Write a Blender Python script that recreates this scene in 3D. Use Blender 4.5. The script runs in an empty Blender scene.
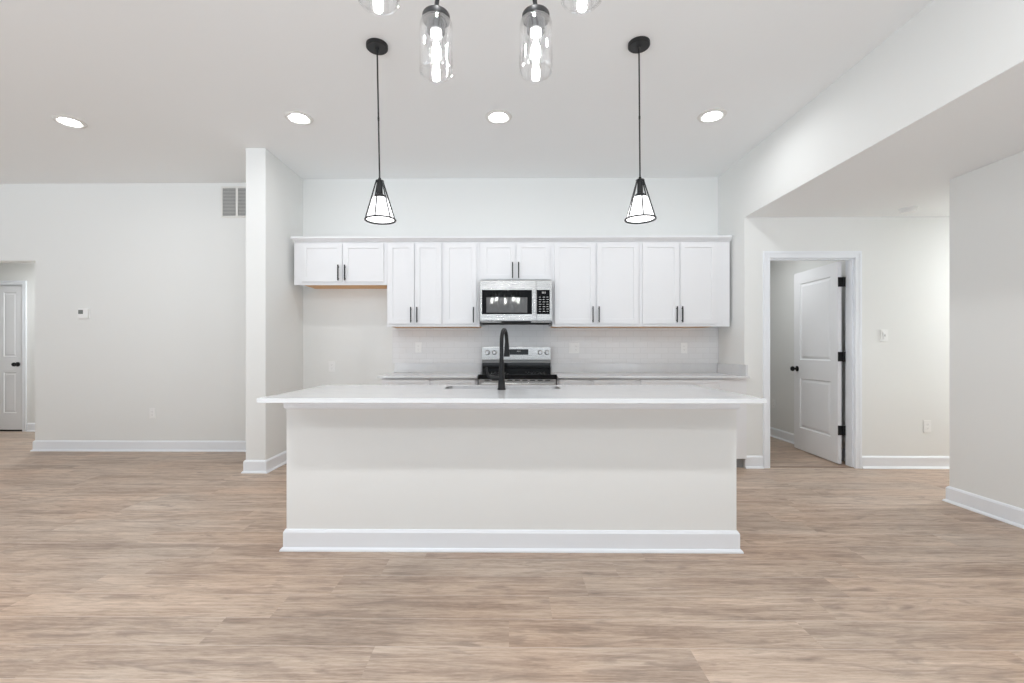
import bpy, bmesh, math, random
from mathutils import Vector, Matrix

# ------------------------------------------------------------------ camera, world, exposure
S = bpy.context.scene
COL = S.collection
random.seed(4)
YAW = 0.010
CAM_H = 1.157
cam_data = bpy.data.cameras.new('camera')
cam_data.sensor_width = 36.0
cam_data.lens = 455.0 / 1024.0 * 36.0
cam_data.shift_x = (512 - 504.45) / 1024.0
cam_data.shift_y = (349.5 - 341.5) / 1024.0
cam_data.clip_start = 0.02
cam = bpy.data.objects.new('camera', cam_data)
cam.location = (0, 0, CAM_H)
cam.rotation_euler = (math.pi / 2, 0, YAW)
COL.objects.link(cam)
S.camera = cam

world = bpy.data.worlds.new('daylight')
S.world = world
world.use_nodes = True
# bright overcast sky above, stronger glow added below the horizon to light the ceiling; both reach the room through its open rear side
wn_ = world.node_tree
wtc = wn_.nodes.new('ShaderNodeTexCoord')
wsp = wn_.nodes.new('ShaderNodeSeparateXYZ')
wmr = wn_.nodes.new('ShaderNodeMapRange')
wmr.inputs['From Min'].default_value = -0.06
wmr.inputs['From Max'].default_value = 0.06
wmx = wn_.nodes.new('ShaderNodeMixRGB')
wmx.inputs[1].default_value = (1.94, 2.12, 2.30, 1)      # added glow below the horizon
wmx.inputs[2].default_value = (0.30, 0.33, 0.36, 1)     # sky
wn_.links.new(wtc.outputs['Generated'], wsp.inputs[0])
wn_.links.new(wsp.outputs['Z'], wmr.inputs['Value'])
wn_.links.new(wmr.outputs['Result'], wmx.inputs[0])
wn_.links.new(wmx.outputs[0], wn_.nodes['Background'].inputs[0])
wn_.nodes['Background'].inputs[1].default_value = 1.0

S.view_settings.view_transform = 'Standard'
S.view_settings.look = 'None'
S.view_settings.gamma = 1.0
S.view_settings.use_curve_mapping = False
S.view_settings.exposure = 0.48
S.cycles.use_denoising = True
S.cycles.max_bounces = 12
S.cycles.diffuse_bounces = 8
S.cycles.glossy_bounces = 4
S.cycles.transparent_max_bounces = 16
S.cycles.caustics_reflective = False
S.cycles.caustics_refractive = False
S.cycles.sample_clamp_indirect = 4.0

CAN_POWER = 110.0        # emission strength of the recessed lights


def area(name, loc, size, power, rot=(0, 0, 0), sy=None):
    l = bpy.data.lights.new(name, 'AREA')
    l.energy = power
    l.color = (0.965, 0.985, 1.0)
    l.size = size
    if sy:
        l.shape = 'RECTANGLE'
        l.size_y = sy
    else:
        l.shape = 'DISK'
    o = bpy.data.objects.new(name, l)
    o.location = loc
    o.rotation_euler = rot
    COL.objects.link(o)
    return o


# ceiling lights of the same run outside the picture
for i, x in enumerate((-5.4, -3.6, -1.715, -0.085, 1.643)):
    area('ceiling_can_lamp', (x, 0.95, 3.04), 0.16, 11)
    area('ceiling_can_lamp', (x, -0.95, 3.04), 0.16, 7)
area('hallway_lamp', (5.35, 3.98, 2.42), 0.2, 26)
area('side_hallway_fill', (-5.9, 5.8, 2.42), 0.2, 13)  # unseen fill added to brighten the hallway and its door
area('side_room_fill', (2.75, 5.4, 2.42), 0.2, 4.5)  # fill light added to lift the unlit room behind the door

# ------------------------------------------------------------------ materials


def mat(name, color, rough=0.5, metal=0.0, spec=0.5, emit=None, estr=0.0, bump=None, var=None):
    m = bpy.data.materials.new(name)
    m.use_nodes = True
    nt = m.node_tree
    b = nt.nodes['Principled BSDF']
    b.inputs['Base Color'].default_value = (*color, 1)
    b.inputs['Roughness'].default_value = rough
    b.inputs['Metallic'].default_value = metal
    b.inputs['Specular IOR Level'].default_value = spec
    if emit:
        b.inputs['Emission Color'].default_value = (*emit, 1)
        b.inputs['Emission Strength'].default_value = estr
    tc = nt.nodes.new('ShaderNodeTexCoord')
    if var:
        sc, amt = var
        n = nt.nodes.new('ShaderNodeTexNoise')
        n.inputs['Scale'].default_value = sc
        n.inputs['Detail'].default_value = 5
        r = nt.nodes.new('ShaderNodeMapRange')
        r.inputs['To Min'].default_value = 1 - amt
        r.inputs['To Max'].default_value = 1 + amt
        mx = nt.nodes.new('ShaderNodeVectorMath')
        mx.operation = 'SCALE'
        mx.inputs[0].default_value = color
        nt.links.new(tc.outputs['Object'], n.inputs['Vector'])
        nt.links.new(n.outputs['Fac'], r.inputs['Value'])
        nt.links.new(r.outputs['Result'], mx.inputs['Scale'])
        nt.links.new(mx.outputs['Vector'], b.inputs['Base Color'])
    if bump:
        sc, st = bump
        n = nt.nodes.new('ShaderNodeTexNoise')
        n.inputs['Scale'].default_value = sc
        n.inputs['Detail'].default_value = 3
        bp = nt.nodes.new('ShaderNodeBump')
        bp.inputs['Strength'].default_value = st
        bp.inputs['Distance'].default_value = 0.002
        nt.links.new(tc.outputs['Object'], n.inputs['Vector'])
        nt.links.new(n.outputs['Fac'], bp.inputs['Height'])
        nt.links.new(bp.outputs['Normal'], b.inputs['Normal'])
    return m


WALL = mat('warm_white_paint', (0.785, 0.79, 0.775), 0.75, spec=0.2, bump=(260, 0.08))
CEIL = mat('ceiling_paint', (0.875, 0.888, 0.892), 0.9, spec=0.1, bump=(200, 0.08))
TRIM = mat('white_trim_paint', (0.825, 0.85, 0.885), 0.35, spec=0.4, var=(3, 0.01))
DOORP = mat('white_door_paint', (0.82, 0.825, 0.84), 0.4, spec=0.4, var=(3, 0.01))
CAB = mat('white_cabinet_paint', (0.79, 0.79, 0.80), 0.4, spec=0.35, var=(4, 0.008))
WOOD = mat('raw_maple_edge', (0.72, 0.42, 0.20), 0.6, var=(30, 0.12))
BLACK = mat('matte_black_metal', (0.007, 0.007, 0.0075), 0.42, spec=0.28, bump=(300, 0.05))
BRONZE = mat('soft_black_metal', (0.018, 0.018, 0.0185), 0.42, spec=0.35, metal=0.1, var=(40, 0.1))
GLOSSB = mat('black_glass', (0.005, 0.005, 0.0055), 0.06, spec=0.28, var=(6, 0.1))
DARK = mat('dark_cavity', (0.015, 0.015, 0.015), 0.9, var=(10, 0.1))
PLAST = mat('white_plastic', (0.84, 0.84, 0.83), 0.35, var=(10, 0.01))
PLASTG = mat('grey_plastic', (0.30, 0.30, 0.30), 0.4, var=(10, 0.05))
SCREEN = mat('grey_display', (0.16, 0.17, 0.16), 0.2, var=(60, 0.1))
LEGEND = mat('pale_legend_print', (0.55, 0.55, 0.55), 0.5, var=(20, 0.05))
GRILLE = mat('white_grille_enamel', (0.74, 0.73, 0.70), 0.5, var=(10, 0.01))
CANLENS = mat('lit_can_lens', (1, 1, 1), 0.5, emit=(0.97, 0.985, 1.0), estr=CAN_POWER)
SHADE = mat('frosted_lit_glass', (0.95, 0.95, 0.93), 0.5, emit=(0.98, 0.98, 1.0), estr=1.5)
FILAMENT = mat('lit_bulb_core', (1, 1, 1), 0.5, emit=(0.98, 0.985, 1.0), estr=85.0)
BULBBASE = mat('lit_bulb_base', (1, 1, 1), 0.5, emit=(1.0, 0.98, 0.95), estr=1.3)


def steel_material(name, base, rough):
    m = bpy.data.materials.new(name)
    m.use_nodes = True
    nt = m.node_tree
    b = nt.nodes['Principled BSDF']
    b.inputs['Metallic'].default_value = 1
    tc = nt.nodes.new('ShaderNodeTexCoord')
    mp = nt.nodes.new('ShaderNodeMapping')
    mp.inputs['Scale'].default_value = (1.5, 1.5, 220)
    n = nt.nodes.new('ShaderNodeTexNoise')
    n.inputs['Scale'].default_value = 3
    n.inputs['Detail'].default_value = 3
    r = nt.nodes.new('ShaderNodeMapRange')
    r.inputs['To Min'].default_value = rough - 0.06
    r.inputs['To Max'].default_value = rough + 0.08
    r2 = nt.nodes.new('ShaderNodeMixRGB')
    r2.inputs[1].default_value = (*[c * 0.9 for c in base], 1)
    r2.inputs[2].default_value = (*base, 1)
    L = nt.links.new
    L(tc.outputs['Object'], mp.inputs[0])
    L(mp.outputs[0], n.inputs['Vector'])
    L(n.outputs['Fac'], r.inputs['Value'])
    L(r.outputs['Result'], b.inputs['Roughness'])
    L(n.outputs['Fac'], r2.inputs[0])
    L(r2.outputs[0], b.inputs['Base Color'])
    return m


STEEL = steel_material('brushed_stainless', (0.54, 0.53, 0.515), 0.27)
SINKSTEEL = steel_material('satin_sink_steel', (0.30, 0.30, 0.305), 0.45)


def glass_material(name, tint, gloss, edge):
    m = bpy.data.materials.new(name)
    m.use_nodes = True
    nt = m.node_tree
    for n in list(nt.nodes):
        nt.nodes.remove(n)
    out = nt.nodes.new('ShaderNodeOutputMaterial')
    tr = nt.nodes.new('ShaderNodeBsdfTransparent')
    tr.inputs[0].default_value = (*tint, 1)
    gl = nt.nodes.new('ShaderNodeBsdfGlossy')
    gl.inputs['Roughness'].default_value = gloss
    gl.inputs['Color'].default_value = (1, 1, 1, 1)
    lw = nt.nodes.new('ShaderNodeLayerWeight')
    lw.inputs['Blend'].default_value = edge
    mr = nt.nodes.new('ShaderNodeMapRange')
    mr.inputs['To Min'].default_value = 0.05
    mr.inputs['To Max'].default_value = 0.95
    mx = nt.nodes.new('ShaderNodeMixShader')
    L = nt.links.new
    L(lw.outputs['Facing'], mr.inputs['Value'])
    L(mr.outputs['Result'], mx.inputs[0])
    L(tr.outputs[0], mx.inputs[1])
    L(gl.outputs[0], mx.inputs[2])
    L(mx.outputs[0], out.inputs[0])
    return m


GLASS = glass_material('clear_jar_glass', (0.985, 0.985, 0.985), 0.03, 0.25)
BULBGLASS = glass_material('clear_bulb_glass', (0.98, 0.98, 0.97), 0.03, 0.2)


def quartz_material():
    m = bpy.data.materials.new('white_quartz')
    m.use_nodes = True
    nt = m.node_tree
    b = nt.nodes['Principled BSDF']
    b.inputs['Roughness'].default_value = 0.12
    b.inputs['Specular IOR Level'].default_value = 0.6
    tc = nt.nodes.new('ShaderNodeTexCoord')
    n = nt.nodes.new('ShaderNodeTexNoise')
    n.inputs['Scale'].default_value = 5.0
    n.inputs['Detail'].default_value = 9
    n.inputs['Distortion'].default_value = 1.4
    r = nt.nodes.new('ShaderNodeValToRGB')
    r.color_ramp.elements[0].position = 0.36
    r.color_ramp.elements[0].color = (0.665, 0.67, 0.68, 1)
    r.color_ramp.elements[1].position = 0.56
    r.color_ramp.elements[1].color = (0.69, 0.695, 0.70, 1)
    nt.links.new(tc.outputs['Object'], n.inputs['Vector'])
    nt.links.new(n.outputs['Fac'], r.inputs[0])
    nt.links.new(r.outputs[0], b.inputs['Base Color'])
    return m


QUARTZ = quartz_material()


def tile_material():
    m = bpy.data.materials.new('white_subway_tile')
    m.use_nodes = True
    nt = m.node_tree
    L = nt.links.new
    b = nt.nodes['Principled BSDF']
    b.inputs['Roughness'].default_value = 0.22
    tc = nt.nodes.new('ShaderNodeTexCoord')
    sx = nt.nodes.new('ShaderNodeSeparateXYZ')
    cb = nt.nodes.new('ShaderNodeCombineXYZ')
    br = nt.nodes.new('ShaderNodeTexBrick')
    br.inputs['Scale'].default_value = 1.0
    br.inputs['Brick Width'].default_value = 0.152
    br.inputs['Row Height'].default_value = 0.062
    br.inputs['Mortar Size'].default_value = 0.0028
    br.inputs['Mortar Smooth'].default_value = 0.2
    br.inputs['Color1'].default_value = (0.765, 0.765, 0.77, 1)
    br.inputs['Color2'].default_value = (0.745, 0.745, 0.75, 1)
    br.inputs['Mortar'].default_value = (0.69, 0.69, 0.69, 1)
    bp = nt.nodes.new('ShaderNodeBump')
    bp.inputs['Strength'].default_value = 0.35
    bp.inputs['Distance'].default_value = 0.002
    bp.invert = True
    L(tc.outputs['Object'], sx.inputs[0])
    L(sx.outputs['X'], cb.inputs['X'])
    L(sx.outputs['Z'], cb.inputs['Y'])
    L(cb.outputs[0], br.inputs['Vector'])
    L(br.outputs['Color'], b.inputs['Base Color'])
    L(br.outputs['Fac'], bp.inputs['Height'])
    L(bp.outputs['Normal'], b.inputs['Normal'])
    return m


TILE = tile_material()


def floor_material():
    """Vinyl planks 0.185 m x 1.22 m running along X, staggered row by row."""
    m = bpy.data.materials.new('oak_vinyl_plank')
    m.use_nodes = True
    nt = m.node_tree
    N = nt.nodes.new
    L = nt.links.new
    b = nt.nodes['Principled BSDF']

    def M(op, a=None, bb=None, c=None):
        n = N('ShaderNodeMath')
        n.operation = op
        for i, v in enumerate((a, bb, c)):
            if v is None:
                continue
            if isinstance(v, (int, float)):
                n.inputs[i].default_value = v
            else:
                L(v, n.inputs[i])
        return n.outputs[0]

    tc = N('ShaderNodeTexCoord')
    sp = N('ShaderNodeSeparateXYZ')
    L(tc.outputs['Object'], sp.inputs[0])
    X, Y = sp.outputs['X'], sp.outputs['Y']
    v = M('DIVIDE', M('SUBTRACT', Y, 1.768), 0.185)
    row = M('FLOOR', v)
    fv = M('FRACT', v)
    wn = N('ShaderNodeTexWhiteNoise')
    wn.noise_dimensions = '1D'
    L(row, wn.inputs['W'])
    off = M('MULTIPLY', row, 0.187)
    far = M('MULTIPLY', M('GREATER_THAN', row, 3.5), M('MULTIPLY', wn.outputs['Value'], 0.9))
    near = M('MULTIPLY', M('LESS_THAN', row, -0.5), -0.335)
    off = M('ADD', off, M('ADD', far, near))
    u = M('DIVIDE', M('SUBTRACT', X, off), 1.22)
    colid = M('FLOOR', u)
    fu = M('FRACT', u)
    cb = N('ShaderNodeCombineXYZ')
    L(row, cb.inputs[0])
    L(colid, cb.inputs[1])
    w2 = N('ShaderNodeTexWhiteNoise')
    w2.noise_dimensions = '3D'
    L(cb.outputs[0], w2.inputs['Vector'])
    pid = w2.outputs['Value']
    pcol = w2.outputs['Color']
    spc = N('ShaderNodeSeparateColor')
    L(pcol, spc.inputs[0])
    # grain space: each plank shifted to its own place
    g = N('ShaderNodeCombineXYZ')
    L(M('ADD', X, M('MULTIPLY', spc.outputs[0], 37.0)), g.inputs[0])
    L(M('ADD', Y, M('MULTIPLY', spc.outputs[1], 23.0)), g.inputs[1])

    def noise(scale, detail, rough, dist, mapping):
        mp = N('ShaderNodeMapping')
        mp.inputs['Scale'].default_value = mapping
        L(g.outputs[0], mp.inputs[0])
        n = N('ShaderNodeTexNoise')
        n.inputs['Scale'].default_value = scale
        n.inputs['Detail'].default_value = detail
        n.inputs['Roughness'].default_value = rough
        n.inputs['Distortion'].default_value = dist
        L(mp.outputs[0], n.inputs['Vector'])
        return n.outputs['Fac']

    broad = noise(2.2, 3, 0.55, 0.6, (0.5, 5.0, 1))
    fine = noise(7.0, 9, 0.72, 0.35, (0.5, 9.0, 1))
    blot = noise(3.0, 6, 0.6, 1.6, (1.0, 5.0, 1))
    ramp = N('ShaderNodeValToRGB')
    e = ramp.color_ramp.elements
    e[0].position = 0.34
    e[0].color = (0.185, 0.132, 0.103, 1)
    e[1].position = 0.65
    e[1].color = (0.660, 0.560, 0.470, 1)
    mid = ramp.color_ramp.elements.new(0.5)
    mid.color = (0.465, 0.372, 0.300, 1)
    hair = noise(20.0, 4, 0.7, 0.2, (0.7, 9.0, 1))
    f = M('ADD', M('ADD', M('MULTIPLY', broad, 0.34), M('MULTIPLY', fine, 0.40)), M('MULTIPLY', hair, 0.26))
    f = M('ADD', f, M('MULTIPLY', M('SUBTRACT', pid, 0.5), 0.05))
    L(f, ramp.inputs[0])
    # grey / dark knots
    kn = N('ShaderNodeMapRange')
    kn.inputs['From Min'].default_value = 0.51
    kn.inputs['From Max'].default_value = 0.72
    kn.inputs['To Min'].default_value = 0.0
    kn.inputs['To Max'].default_value = 0.75
    L(blot, kn.inputs['Value'])
    m1 = N('ShaderNodeMixRGB')
    m1.inputs[2].default_value = (0.215, 0.170, 0.145, 1)
    L(kn.outputs['Result'], m1.inputs[0])
    L(ramp.outputs[0], m1.inputs[1])
    # some planks pinker, some greyer
    tint = N('ShaderNodeMixRGB')
    tint.blend_type = 'MULTIPLY'
    tint.inputs[0].default_value = 1.0
    tr = N('ShaderNodeValToRGB')
    tr.color_ramp.elements[0].color = (0.98, 0.98, 0.98, 1)
    tr.color_ramp.elements[1].color = (1.03, 0.985, 0.95, 1)
    L(spc.outputs[2], tr.inputs[0])
    L(m1.outputs[0], tint.inputs[1])
    L(tr.outputs[0], tint.inputs[2])
    # thin dark grain streaks of the print, then broad areas tinted warmer
    thin = noise(26.0, 5, 0.7, 0.4, (0.35, 6.5, 1))
    th = N('ShaderNodeMapRange')
    th.inputs['From Min'].default_value = 0.52
    th.inputs['From Max'].default_value = 0.68
    th.inputs['To Max'].default_value = 0.55
    L(thin, th.inputs['Value'])
    dk = N('ShaderNodeMixRGB')
    dk.inputs[2].default_value = (0.24, 0.175, 0.135, 1)
    L(th.outputs['Result'], dk.inputs[0])
    L(tint.outputs[0], dk.inputs[1])
    wt = N('ShaderNodeTexNoise')
    wt.inputs['Scale'].default_value = 0.9
    wt.inputs['Detail'].default_value = 2
    L(tc.outputs['Object'], wt.inputs['Vector'])
    wr = N('ShaderNodeValToRGB')
    wr.color_ramp.elements[0].position = 0.4
    wr.color_ramp.elements[0].color = (1.0, 1.0, 1.0, 1)
    wr.color_ramp.elements[1].position = 0.62
    wr.color_ramp.elements[1].color = (1.03, 0.965, 0.915, 1)
    L(wt.outputs['Fac'], wr.inputs[0])
    tint = N('ShaderNodeMixRGB')
    tint.blend_type = 'MULTIPLY'
    tint.inputs[0].default_value = 1.0
    L(dk.outputs[0], tint.inputs[1])
    L(wr.outputs[0], tint.inputs[2])
    # seams; bevel highlights between rows are painted in as a pale colour
    ev = M('MULTIPLY', M('MINIMUM', fv, M('SUBTRACT', 1.0, fv)), 0.185)
    eu = M('MULTIPLY', M('MINIMUM', fu, M('SUBTRACT', 1.0, fu)), 1.22)
    ed = M('MINIMUM', ev, eu)
    seam = M('LESS_THAN', ed, 0.0013)
    sm = N('ShaderNodeMixRGB')
    sm.inputs[2].default_value = (0.66, 0.57, 0.50, 1)
    L(M('MULTIPLY', M('MULTIPLY', seam, M('GREATER_THAN', eu, 0.0013)), 0.6), sm.inputs[0])
    L(tint.outputs[0], sm.inputs[1])
    L(sm.outputs[0], b.inputs['Base Color'])
    rr = N('ShaderNodeMapRange')
    rr.inputs['To Min'].default_value = 0.38
    rr.inputs['To Max'].default_value = 0.52
    L(fine, rr.inputs['Value'])
    L(rr.outputs['Result'], b.inputs['Roughness'])
    b.inputs['Specular IOR Level'].default_value = 0.4
    bp = N('ShaderNodeBump')
    bp.inputs['Strength'].default_value = 0.15
    bp.inputs['Distance'].default_value = 0.001
    L(M('SUBTRACT', fine, M('MULTIPLY', seam, 1.5)), bp.inputs['Height'])
    L(bp.outputs['Normal'], b.inputs['Normal'])
    return m


FLOOR = floor_material()

# ------------------------------------------------------------------ mesh helpers


def obj(name, bm, m, parent=None, smooth=False, loc=None, rot=None):
    bmesh.ops.recalc_face_normals(bm, faces=bm.faces[:])
    me = bpy.data.meshes.new(name)
    bm.to_mesh(me)
    bm.free()
    me.materials.append(m)
    if smooth:
        for p in me.polygons:
            p.use_smooth = True
        try:
            me.set_sharp_from_angle(angle=math.radians(40))
        except Exception:
            pass
    o = bpy.data.objects.new(name, me)
    COL.objects.link(o)
    if parent:
        o.parent = parent
    if loc:
        o.location = loc
    if rot:
        o.rotation_euler = rot
    return o


def box(bm, x0, x1, y0, y1, z0, z1, bevel=0.0):
    x0, x1 = min(x0, x1), max(x0, x1)
    y0, y1 = min(y0, y1), max(y0, y1)
    z0, z1 = min(z0, z1), max(z0, z1)
    g = bmesh.ops.create_cube(bm, size=1.0)
    vs = g['verts']
    for v in vs:
        v.co = Vector((x0 + (v.co.x + .5) * (x1 - x0), y0 + (v.co.y + .5) * (y1 - y0), z0 + (v.co.z + .5) * (z1 - z0)))
    if bevel > 0:
        es = {e for v in vs for e in v.link_edges}
        bmesh.ops.bevel(bm, geom=list(es), offset=bevel, segments=2, affect='EDGES', profile=0.7)
    return bm


def bx(*a, **k):
    return box(bmesh.new(), *a, **k)


def lathe(prof, n=40, bm=None, cap=True):
    """prof: (r, z) pairs revolved about Z."""
    bm = bm or bmesh.new()
    rings = []
    for r, z in prof:
        if r < 1e-6:
            rings.append([bm.verts.new((0, 0, z))])
        else:
            rings.append([bm.verts.new((r * math.cos(2 * math.pi * i / n), r * math.sin(2 * math.pi * i / n), z)) for i in range(n)])
    for a, b in zip(rings, rings[1:]):
        for i in range(n):
            j = (i + 1) % n
            if len(a) == 1 and len(b) == 1:
                continue
            if len(a) == 1:
                bm.faces.new((a[0], b[i], b[j]))
            elif len(b) == 1:
                bm.faces.new((a[i], a[j], b[0]))
            else:
                bm.faces.new((a[i], a[j], b[j], b[i]))
    return bm


def tube(bm, pts, r, n=12, radii=None, caps=True):
    pts = [Vector(p) for p in pts]
    rings = []
    up = None
    for i, p in enumerate(pts):
        if i == 0:
            d = pts[1] - p
        elif i == len(pts) - 1:
            d = p - pts[i - 1]
        else:
            d = (pts[i + 1] - p).normalized() + (p - pts[i - 1]).normalized()
        d.normalize()
        if up is None:
            up = d.orthogonal().normalized()
        else:
            up = (up - d * up.dot(d)).normalized()
        s = d.cross(up)
        rr = radii[i] if radii else r
        rings.append([bm.verts.new(p + (up * math.cos(2 * math.pi * k / n) + s * math.sin(2 * math.pi * k / n)) * rr) for k in range(n)])
    for a, b in zip(rings, rings[1:]):
        for i in range(n):
            j = (i + 1) % n
            bm.faces.new((a[i], a[j], b[j], b[i]))
    if caps:
        bm.faces.new(rings[0][::-1])
        bm.faces.new(rings[-1])
    return bm


def sweep(path, prof, closed=False, bm=None):
    """Sweep a profile [(offset, z)] along an XY path with mitred corners; the offset goes to the right of the path."""
    bm = bm or bmesh.new()
    P = [Vector(p) for p in path]
    n = len(P)
    rings = []
    for i in range(n):
        def nrm(a, b):
            d = (b - a).normalized()
            return Vector((d.y, -d.x))
        ns = []
        if i > 0 or closed:
            ns.append(nrm(P[i - 1], P[i]))
        if i < n - 1 or closed:
            ns.append(nrm(P[i], P[(i + 1) % n]))
        if len(ns) == 2:
            k = ns[0] + ns[1]
            m = k / max(1e-6, (k.dot(ns[0])))
        else:
            m = ns[0]
        rings.append([bm.verts.new((P[i].x + m.x * o, P[i].y + m.y * o, z)) for o, z in prof])
    cnt = n if closed else n - 1
    for i in range(cnt):
        a, b = rings[i], rings[(i + 1) % n]
        for j in range(len(prof)):
            k = (j + 1) % len(prof)
            bm.faces.new((a[j], a[k], b[k], b[j]))
    if not closed:
        bm.faces.new(rings[0][::-1])
        bm.faces.new(rings[-1])
    return bm


def slab_with_panels(w, h, t, panels, step=0.007, inset=0.004, raised=0.0, rin=0.02, both=False, edge=0.0):
    """A door slab: x 0..w, z 0..h, front at y=0 facing -Y, back at y=t; each panel (x0,x1,z0,z1) sunk, its field optionally raised again."""
    bm = bmesh.new()
    xs = sorted({0.0, w, *[p[0] for p in panels], *[p[1] for p in panels]})
    zs = sorted({0.0, h, *[p[2] for p in panels], *[p[3] for p in panels]})

    def grid(y):
        return [[bm.verts.new((x, y, z)) for z in zs] for x in xs]
    F, B = grid(0.0), grid(t)
    fp, bp = [], []

    def is_panel(i, j):
        cx, cz = (xs[i] + xs[i + 1]) / 2, (zs[j] + zs[j + 1]) / 2
        for q, p in enumerate(panels):
            if p[0] < cx < p[1] and p[2] < cz < p[3]:
                return q
        return None
    groups = {}
    for i in range(len(xs) - 1):
        for j in range(len(zs) - 1):
            f = bm.faces.new((F[i][j], F[i + 1][j], F[i + 1][j + 1], F[i][j + 1]))
            g = bm.faces.new((B[i][j], B[i][j + 1], B[i + 1][j + 1], B[i + 1][j]))
            q = is_panel(i, j)
            if q is not None:
                groups.setdefault(('f', q), []).append(f)
                if both:
                    groups.setdefault(('b', q), []).append(g)
    nx, nz = len(xs) - 1, len(zs) - 1
    for i in range(nx):
        bm.faces.new((F[i][0], B[i][0], B[i + 1][0], F[i + 1][0]))
        bm.faces.new((F[i][nz], F[i + 1][nz], B[i + 1][nz], B[i][nz]))
    for j in range(nz):
        bm.faces.new((F[0][j], F[0][j + 1], B[0][j + 1], B[0][j]))
        bm.faces.new((F[nx][j], B[nx][j], B[nx][j + 1], F[nx][j + 1]))
    bm.normal_update()
    for (side, q), fs in groups.items():
        s = 1 if side == 'f' else -1
        if len(fs) > 1:
            r = bmesh.ops.dissolve_faces(bm, faces=fs)
            fs = r['region']
        bmesh.ops.inset_region(bm, faces=fs, thickness=inset, depth=0)
        for v in {v for f in fs for v in f.verts}:
            v.co.y += s * step
        if raised:
            bmesh.ops.inset_region(bm, faces=fs, thickness=rin * .4, depth=0)
            bmesh.ops.inset_region(bm, faces=fs, thickness=rin, depth=0)
            for v in {v for f in fs for v in f.verts}:
                v.co.y -= s * raised
    return bm


def tag(o, label, cat, group=None):
    o['label'] = label
    o['category'] = cat
    if group:
        o['group'] = group
    return o


def thing(name, label, cat, loc=(0, 0, 0), rotz=0.0, group=None):
    o = bpy.data.objects.new(name, None)
    o.empty_display_size = 0.1
    COL.objects.link(o)
    o.location = loc
    o.rotation_euler = (0, 0, rotz)
    return tag(o, label, cat, group)


def struct(name, bm, m, parent=None, smooth=False):
    o = obj(name, bm, m, parent, smooth)
    if parent is None:
        o['kind'] = 'structure'
    return o


def dup(root, loc=None, label=None, group=None):
    r = root.copy()
    COL.objects.link(r)
    if loc is not None:
        r.location = loc
    if label:
        r['label'] = label
    if group:
        r['group'] = group
    for ch in list(root.children):
        c = ch.copy()
        COL.objects.link(c)
        c.parent = r
        for g in ch.children:
            d = g.copy()
            COL.objects.link(d)
            d.parent = c
    return r


# ------------------------------------------------------------------ the room
REAR = -1.8
LEFT = -8.6
CZ = 3.05
LZ = 2.448
KB = 5.03      # kitchen back wall
LW = 5.14      # living room back wall
DW = 4.47      # wall with the open door
KR = 2.300     # kitchen right wall / header face
T = 0.12

struct('floor', bx(LEFT - T, 7.2, REAR, 9.0, -0.08, 0.0), FLOOR)
struct('ceiling', bx(LEFT - T, KR + T, REAR, KB + 0.3, CZ, CZ + 0.1), CEIL)
struct('ceiling_lower', bx(KR + 0.0015, 7.2, REAR, DW - 0.0025, LZ, LZ + 0.1, bevel=0.001), CEIL)

# kitchen back wall and the living room back wall with the hallway opening
struct('wall_back', bx(-2.40, KR + T, KB, KB + T, 0, CZ), WALL)
bm = bmesh.new()
box(bm, -5.410, -2.40, LW, LW + T, 0, CZ)
box(bm, -6.60, -5.410, LW, LW + T, 2.172, CZ)
box(bm, LEFT, -6.60, LW, LW + T, 0, CZ)
struct('wall_living', bm, WALL)
# pier between living room and kitchen
struct('wall_partition', bx(-2.475, -2.286, 4.25, LW + .01, 0, CZ, bevel=0.008), WALL)
struct('wall_left', bx(LEFT - T, LEFT, REAR, LW + T, 0, CZ), WALL)
# side hallway beyond the opening
bm = bmesh.new()
box(bm, -6.86, -5.25, 6.36, 6.36 + T, 0, LZ)
box(bm, -7.62, -6.86, 6.36, 6.36 + T, 2.085, LZ)
box(bm, LEFT, -7.62, 6.36, 6.36 + T, 0, LZ)
box(bm, -7.62, -6.86, 6.36 + T, 6.40 + T, 0, LZ)
struct('wall_hallway', bm, WALL)
struct('wall_hallway_side', bx(-5.25, -5.25 + T, LW + T, 6.36 + T, 0, LZ), WALL)
struct('ceiling_hallway', bx(LEFT, -5.13, LW + T, 6.48, LZ, LZ + 0.08), CEIL)
struct('wall_hallway_end', bx(LEFT - T, LEFT, LW + T, 6.48, 0, LZ), WALL)

# kitchen right wall return, header over the opening
bm = bmesh.new()
prof = [(REAR, LZ + .001), (4.468, LZ + .001), (4.468, 0), (KB, 0), (KB, CZ), (REAR, CZ)]
va = [bm.verts.new((KR, y, z)) for y, z in prof]
vb = [bm.verts.new((KR + T, y, z)) for y, z in prof]
bm.faces.new(va)
bm.faces.new(vb[::-1])
for k in range(len(prof)):
    q = (k + 1) % len(prof)
    bm.faces.new((va[k], va[q], vb[q], vb[k]))
struct('wall_kitchen_right', bm, WALL)

# wall with the open door
bm = bmesh.new()
box(bm, KR + 0.01, 2.545, DW, DW + T, 0, LZ)
box(bm, 2.545, 3.392, DW, DW + T, 2.062, LZ)
box(bm, 3.392, 7.2, DW, DW + T, 0, LZ)
struct('wall_right_back', bm, WALL)
# near right wall
struct('wall_right', bx(3.344, 3.344 + 0.14, REAR, 3.49, 0, LZ, bevel=0.006), WALL)
struct('wall_right_hall', bx(3.48, 7.2, 3.35, 3.49, 0, LZ), WALL)
struct('wall_right_end', bx(7.2, 7.32, 3.35, DW + T, 0, LZ), WALL)
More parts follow.
